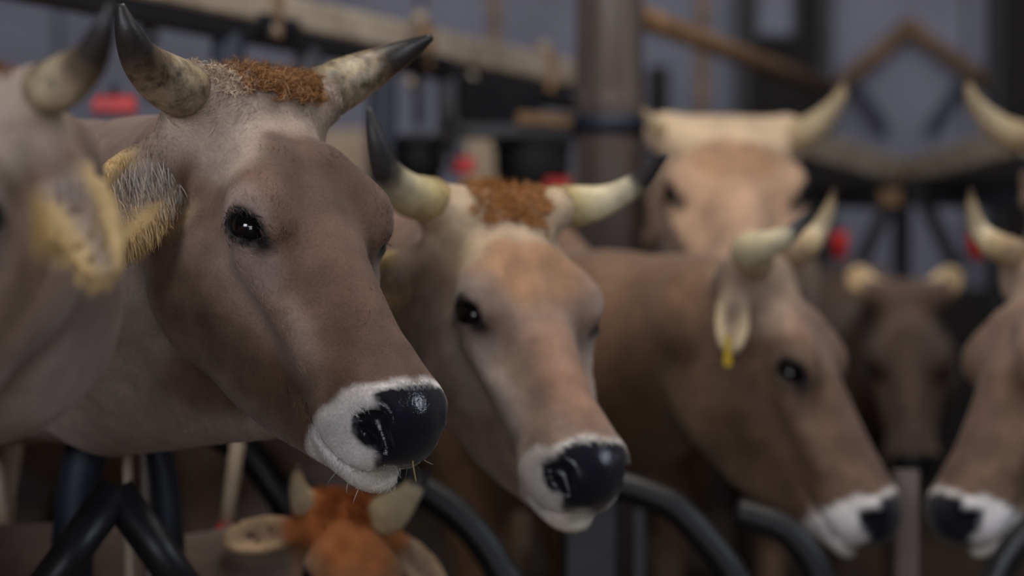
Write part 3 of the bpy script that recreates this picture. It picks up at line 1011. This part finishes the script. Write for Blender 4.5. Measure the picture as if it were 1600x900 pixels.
def tuft(key, n, col_a, col_b, cx=0., wx=.07, length=.045, y0=-.012, y1=.05):
    """curly forelock on the poll"""
    c = COWS[key]
    V, N, hl, R, s = c['V'], c['N'], c['hl'], c['R'], c['s']
    m = (np.abs(hl[:, 0] - cx) < wx) & (hl[:, 1] > y0 - .03) & (hl[:, 1] < y1) & (hl[:, 2] > -.03) & (c['hd'] > .3)
    idx = np.flatnonzero(m)
    i = RNG.choice(idx, n)
    clump = fbm(V[i], 45 / s, 4) - .5
    clump2 = fbm(V[i], 45 / s, 9) - .5
    flow = np.stack([clump * 9 + RNG.normal(0, .3, n), clump2 * 5 + .5 + RNG.normal(0, .3, n), np.full(n, .4)], 1)
    W_ = flow @ R.T
    D = W_ / (np.linalg.norm(W_, axis=1)[:, None] + 1e-6) + N[i] * RNG.uniform(.15, .7, n)[:, None]
    t = np.clip(RNG.uniform(0, 1, n) * .7 + fbm(V[i], 30, 6) * .6 - .15, 0, 1)[:, None]
    cl = (np.array(col_a) * (1 - t) + np.array(col_b) * t) * RNG.uniform(.7, 1.3, n)[:, None]
    edge = 1 - ss(.6, 1.0, np.abs(hl[i, 0] - cx) / wx)
    hair('forelock', c['body'], V[i], D, N[i], cl, length * s * (RNG.uniform(.5, 1, n)) * (.55 + .45 * edge), .0016 * s, seg=5, curl=.28)


def ear_fringe(key, n, col_a, col_b, length=.045):
    c = COWS[key]
    V, N, hl, R, s = c['V'], c['N'], c['hl'], c['R'], c['s']
    for e in c['ears']:
        el = (hl - e['base']) @ e['B']
        m = (el[:, 0] > .03) & (el[:, 0] < e['len'] + .02) & (np.abs(el[:, 1]) < e['wid'] * .6) & (np.abs(el[:, 2]) < .03) 
        idx = np.flatnonzero(m)
        if not len(idx): continue
        i = RNG.choice(idx, n)
        dn = -1. if (R @ e['B'][:, 1])[2] > 0 else 1.         # which rim hangs down
        lowr = dn * el[i, 1] / e['wid']
        W_ = (np.stack([RNG.normal(.55, .2, n), dn * RNG.uniform(.3, 1.0, n), RNG.normal(.25, .2, n)], 1) @ e['B'].T) @ R.T
        W_[:, 2] -= .4
        t = np.clip(ss(.2, .65, el[i, 0] / e['len'] + lowr * .3) + RNG.normal(0, .12, n), 0, 1)[:, None]
        cl = (np.array(col_b) * (1 - t) + np.array(col_a) * t) * RNG.uniform(.75, 1.2, n)[:, None]
        keepm = lowr > -.28
        i, W_, cl = i[keepm], W_[keepm], cl[keepm]
        n_ = len(i)
        hair('ear_hair', c['body'], V[i], W_, N[i], cl, length * s * RNG.uniform(.45, 1, n_), .0012 * s, seg=3)


# ------------------------------------------------------------------ the cows of the photograph
L = lin
PAL_A = dict(crest_sheen=L(160, 136, 124), body=L(128, 104, 92), body2=L(112, 90, 80), under=L(178, 164, 156), face=L(114, 87, 72), cheek=L(150, 124, 110), bridge=L(96, 69, 55),
             brow=L(93, 68, 54), fore=L(186, 166, 150), socket=L(158, 138, 130), jaw=L(158, 142, 134), rim=L(34, 30, 32), white=L(244, 239, 238),
             nose=L(28, 29, 38), lip=L(205, 190, 160), ear=L(165, 150, 142), ear_fringe=L(205, 172, 118))
PAL_B = dict(PAL_A, crest_sheen=L(178, 164, 156), body=L(132, 104, 88), face=L(156, 130, 115), cheek=L(172, 156, 147), bridge=L(160, 120, 98), brow=L(168, 128, 98),
             fore=L(214, 190, 160), socket=L(182, 168, 160), jaw=L(160, 146, 138), white=L(222, 216, 212))
PAL_C = dict(PAL_A, crest_sheen=L(120, 94, 76), body=L(138, 106, 82), body2=L(118, 88, 66), under=L(130, 104, 82), face=L(112, 86, 68), cheek=L(128, 100, 78), bridge=L(98, 74, 66), brow=L(128, 102, 88),
             fore=L(170, 145, 125), socket=L(120, 98, 82), jaw=L(150, 124, 100), ear=L(160, 140, 122), ear_fringe=L(214, 190, 155))
PAL_D = dict(PAL_A, crest_sheen=L(188, 154, 128), white=L(205, 172, 148), ear=L(150, 120, 98), ear_fringe=L(160, 130, 108), body=L(150, 120, 98), face=L(196, 160, 132), cheek=L(170, 142, 124), bridge=L(192, 156, 130), brow=L(176, 138, 108), fore=L(226, 200, 168),
             socket=L(190, 158, 134), jaw=L(180, 150, 130))
PAL_E = dict(PAL_A, body=L(112, 96, 88), body2=L(96, 82, 76), face=L(140, 96, 62), brow=L(176, 106, 56), fore=L(186, 110, 56), socket=L(150, 120, 100), ear=L(150, 128, 110), ear_fringe=L(190, 160, 125))
PAL_H = dict(PAL_A, crest_sheen=L(92, 76, 70), body=L(92, 74, 64), body2=L(80, 64, 56), under=L(84, 68, 60), face=L(96, 78, 72), cheek=L(92, 76, 70), bridge=L(96, 78, 72), brow=L(96, 78, 72), fore=L(110, 88, 78),
             socket=L(86, 70, 64), jaw=L(86, 72, 64), white=L(120, 105, 98), ear=L(225, 195, 150), ear_fringe=L(228, 200, 158))
HORN_R = [.036, .037, .035, .029, .023, .018, .012, .005]


def hr(k): return [v * k for v in HORN_R]


def side_ears(tipR, tipL, base=(.112, .055, -.10), n=(.1, 1, .3), Ln=.19, wid=.105):
    return [ear(base, tipR, n, Ln, wid), ear((-base[0], base[1], base[2]), (-tipL[0], tipL[1], tipL[2]), (-n[0], n[1], n[2]), Ln, wid)]


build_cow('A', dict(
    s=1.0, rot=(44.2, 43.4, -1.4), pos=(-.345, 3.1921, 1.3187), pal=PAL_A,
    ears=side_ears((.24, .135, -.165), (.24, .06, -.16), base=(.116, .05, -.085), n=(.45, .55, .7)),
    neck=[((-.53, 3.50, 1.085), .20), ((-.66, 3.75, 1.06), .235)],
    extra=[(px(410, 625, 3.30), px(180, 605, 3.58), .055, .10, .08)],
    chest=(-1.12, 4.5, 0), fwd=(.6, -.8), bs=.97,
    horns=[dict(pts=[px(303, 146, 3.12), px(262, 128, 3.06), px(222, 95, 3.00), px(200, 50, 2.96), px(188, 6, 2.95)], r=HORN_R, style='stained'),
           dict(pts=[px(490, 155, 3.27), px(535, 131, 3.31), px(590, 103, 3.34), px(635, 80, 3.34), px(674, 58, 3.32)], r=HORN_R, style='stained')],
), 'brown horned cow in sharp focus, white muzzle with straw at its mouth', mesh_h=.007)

build_cow('B', dict(
    s=1.0, rot=(27.2, 40.3, -2.6), pos=(-.0329, 3.8598, 1.1942), pal=PAL_B,
    ears=side_ears((.25, .09, -.15), (.17, -.06, -.22), n=(.2, .9, .2)),
    neck=[((-.16, 4.16, 1.0), .17), ((-.26, 4.4, .99), .20)],
    chest=(-.42, 4.78, 0), fwd=(.6, -.8), bs=.95,
    horns=[dict(pts=[px(678, 312, 3.80), px(640, 305, 3.73), px(606, 272, 3.67), px(588, 220, 3.64), px(576, 170, 3.64)], r=hr(.95), style='cream_dark'),
           dict(pts=[px(862, 322, 3.92), px(905, 322, 3.95), px(955, 310, 3.95), px(1003, 280, 3.92), px(1040, 242, 3.88)], r=hr(.95), style='cream')],
), 'tan horned cow with cream forehead and black-tipped horns right of the sharp cow', mesh_h=.010)

build_cow('C', dict(
    s=1.03, rot=(65, 53, 0), pos=(.487, 4.718, 1.108), pal=PAL_C,
    ears=side_ears((.19, .135, -.095), (.22, .0, -.19), base=(.11, .04, -.05), n=(.75, -.1, .65), Ln=.14, wid=.066),
    neck=[((.36, 4.93, .93), .18), ((.22, 5.1, .89), .225)],
    chest=(.05, 5.45, 0), fwd=(.6, -.8), bs=.9,
    horns=[dict(pts=[px(1180, 408, 4.60), px(1172, 392, 4.50), px(1200, 382, 4.44), px(1236, 364, 4.41), px(1264, 334, 4.40)], r=hr(1.0), style='pale_dark'),
           dict(pts=[px(1236, 398, 4.74), px(1258, 385, 4.80), px(1278, 362, 4.82), px(1295, 328, 4.80), px(1304, 295, 4.78)], r=hr(.8), style='pale')],
), 'brown cow in profile facing right with yellow ear tag', mesh_h=.011)

build_cow('D', dict(
    s=1.42, rot=(0, 21, -1), pos=(.539, 6.1, 1.455), pal=PAL_D,
    ears=side_ears((.16, -.06, -.24), (.16, -.06, -.24), base=(.10, .04, -.12), n=(.8, .3, .4), Ln=.15),
    neck=[((.55, 6.5, 1.08), .22)],
    chest=(.62, 7.0, 0), fwd=(.3, -.95), bs=1.05,
    horns=[dict(pts=[px(1042, 205, 6.07), px(1026, 197, 6.01), px(1012, 182, 5.97), px(1000, 165, 5.95)], r=hr(.55), style='pale'),
           dict(pts=[px(1230, 214, 6.07), px(1262, 205, 6.05), px(1292, 180, 6.01), px(1312, 152, 5.97), px(1321, 122, 5.95)], r=hr(1.06), style='pale')],
), 'fawn cow facing the camera behind the cow in profile', mesh_h=.013)

build_cow('E', dict(
    s=.68, rot=(10, 38, -8), pos=(-.270, 4.0, .70), pal=PAL_E,
    ears=side_ears((.25, .04, -.12), (.25, .12, -.15), base=(.112, .06, -.06), n=(.1, .3, 1)),
    neck=[((-.42, 4.09, .53), .12)],
    chest=(-.62, 4.08, 0), fwd=(1, 0.0), bs=.48,
    horns=[dict(pts=[px(492, 795, 4.0), px(476, 785, 3.97), px(466, 760, 3.95), px(464, 725, 3.94)], r=hr(.75), style='pale'),
           dict(pts=[px(592, 812, 3.99), px(618, 793, 3.96), px(645, 765, 3.93), px(668, 735, 3.92)], r=hr(.9), style='pale_dark')],
), 'small cow with orange forelock lowering its head below the sharp cow\'s chin', mesh_h=.009)

build_cow('F', dict(
    s=.68, rot=(-25.5, 44.5, 1.7), pos=(-.4994, 2.2688, 1.2418), pal=PAL_A,
    ears=side_ears((.24, .10, -.16), (.20, .17, -.19), base=(.108, .05, -.10), n=(.35, .8, .1)),
    neck=[(px(-62, 440, 2.44), .158), (px(-160, 470, 2.7), .17)],
    chest=(-.92, 3.0, 0), fwd=(.6, -.8), bs=.68,
    horns=[dict(pts=[px(57, 146, 2.24), px(98, 128, 2.20), px(138, 95, 2.17), px(160, 50, 2.14), px(172, 6, 2.13)], r=hr(.68), style='stained'),
           dict(pts=[px(-130, 155, 2.24), px(-175, 131, 2.24), px(-230, 103, 2.22), px(-275, 80, 2.2)], r=hr(.68), style='stained')],
), 'blurred young cow at the left edge turning its head away', mesh_h=.011)

build_cow('H', dict(
    s=1.0, rot=(0, 62, 0), pos=(1.14, 7.0, 1.06), pal=PAL_H,
    ears=side_ears((.17, -.06, .0), (.17, -.06, .0), base=(.07, .03, -.05), n=(0, .3, 1), Ln=.13, wid=.09),
    neck=[((1.14, 7.35, .80), .20)],
    chest=(1.12, 7.6, 0), fwd=(.35, -.94), bs=.82, wide=1.3, horns=[],
), 'dark brown hornless cow standing behind the two touching noses', mesh_h=.016)

build_cow('J', dict(
    s=1.0, rot=(-12, 42, 1), pos=(1.36, 5.75, 1.42), pal=PAL_D,
    ears=side_ears((.16, -.06, -.24), (.16, -.06, -.24), base=(.10, .04, -.12), n=(.8, .3, .4), Ln=.15),
    neck=[((1.48, 6.15, 1.05), .19)],
    chest=(1.72, 6.6, 0), fwd=(-.25, -1), bs=1.0,
    horns=[dict(pts=[px(1596, 214, 5.72), px(1568, 205, 5.70), px(1538, 180, 5.66), px(1519, 152, 5.62), px(1511, 122, 5.60)], r=hr(1.0), style='pale'),
           dict(pts=[px(1790, 205, 5.72), px(1805, 197, 5.66), px(1818, 182, 5.62), px(1830, 165, 5.60)], r=hr(.7), style='pale')],
), 'fawn cow at the right edge, only its pale upper horn in view', mesh_h=.018)

# forelocks, coat hair and ear fringes
tuft('A', 3200, L(182, 132, 80), L(112, 74, 44), cx=-.02, wx=.075, length=.042)
coat_hair('A', 120000)
ear_fringe('A', 5200, L(216, 184, 130), L(186, 174, 166), .04)
tuft('A', 900, L(206, 186, 164), L(170, 146, 124), cx=.06, wx=.04, length=.026)
tuft('B', 2600, L(206, 146, 86), L(146, 98, 58), cx=-.01, wx=.07, length=.04, y1=.08)
coat_hair('B', 14000, 1.3)
ear_fringe('B', 900, L(224, 200, 160), L(190, 165, 135))
tuft('E', 1800, L(196, 112, 52), L(140, 76, 36), cx=0, wx=.09, length=.05, y1=.09)
ear_fringe('F', 1600, L(190, 158, 106), L(160, 148, 140), .04)
tuft('F', 900, L(150, 98, 52), L(92, 58, 34), wx=.075, length=.042)

# the yellow tag in the profile cow's ear


def ear_tag(root, c):
    w, h, t = .013, .030, .002
    V = []
    for z in (-t, t):
        for k in range(12):
            a = 2 * math.pi * k / 12
            sx = w * (abs(math.cos(a)) ** .5) * (1 if math.cos(a) > 0 else -1) * (1 if math.sin(a) < 0 else .6)
            sy = h * (abs(math.sin(a)) ** .5) * (1 if math.sin(a) > 0 else -1)
            V.append(np.array(c) + np.array([sx * .7, z + sx * .4, sy]))
    Fc = [tuple(range(11, -1, -1)), tuple(range(12, 24))] + [(k, (k + 1) % 12, 12 + (k + 1) % 12, 12 + k) for k in range(12)]
    o = mesh_obj('ear_tag', V, Fc, M['yellow'], root, smooth=False)
    o['label'] = 'small yellow plastic ear tag'


ear_tag(COWS['C']['root'], px(1137, 548, 4.46))

# the cow on the right that faces the profile cow nose to nose: a mirrored twin


def mirror_cow(key, plane_x, label):
    src = COWS[key]['root']
    r = src.copy(); COL.objects.link(r)
    r.location.x = 2 * plane_x - r.location.x
    r.scale = (-1, 1, 1)
    r['label'] = label
    for ch in src.children:
        c = ch.copy(); COL.objects.link(c); c.parent = r
        for g in ch.children:
            e = g.copy(); COL.objects.link(e); e.parent = c
    return r


mirror_cow('C', .772, 'brown cow at the right edge facing left, its white nose almost touching another')


# whiskers and straw at the sharp cow's mouth
cA = COWS['A']
pick = np.flatnonzero((cA['hl'][:, 1] > .49) & (cA['hl'][:, 2] < -.15) & (cA['hd'] > .9))
i = RNG.choice(pick, 46)
hair('whisker', cA['body'], cA['V'][i], cA['N'][i] + RNG.normal(0, .25, (46, 3)) + np.array([.2, -.1, -.2]), cA['N'][i], np.tile(np.array(L(210, 205, 200)), (46, 1)), RNG.uniform(.015, .04, 46), .0009, seg=3)
for pts, lb in (([(648, 690), (645, 720), (650, 752)], 'straw stalk hanging from the right of the sharp cow\'s mouth'),
                ([(640, 722), (618, 712), (600, 728)], 'bent straw stalk across the sharp cow\'s lower lip')):
    o = pipe('straw_stalk', [px(x, y, 2.955) for x, y in pts], .0010, M['straw'], n=10, seg=6)
    tag(o, lb, 'straw', 'straw at the mouth')

for o in bpy.data.objects:
    if '_o' in o: del o['_o']
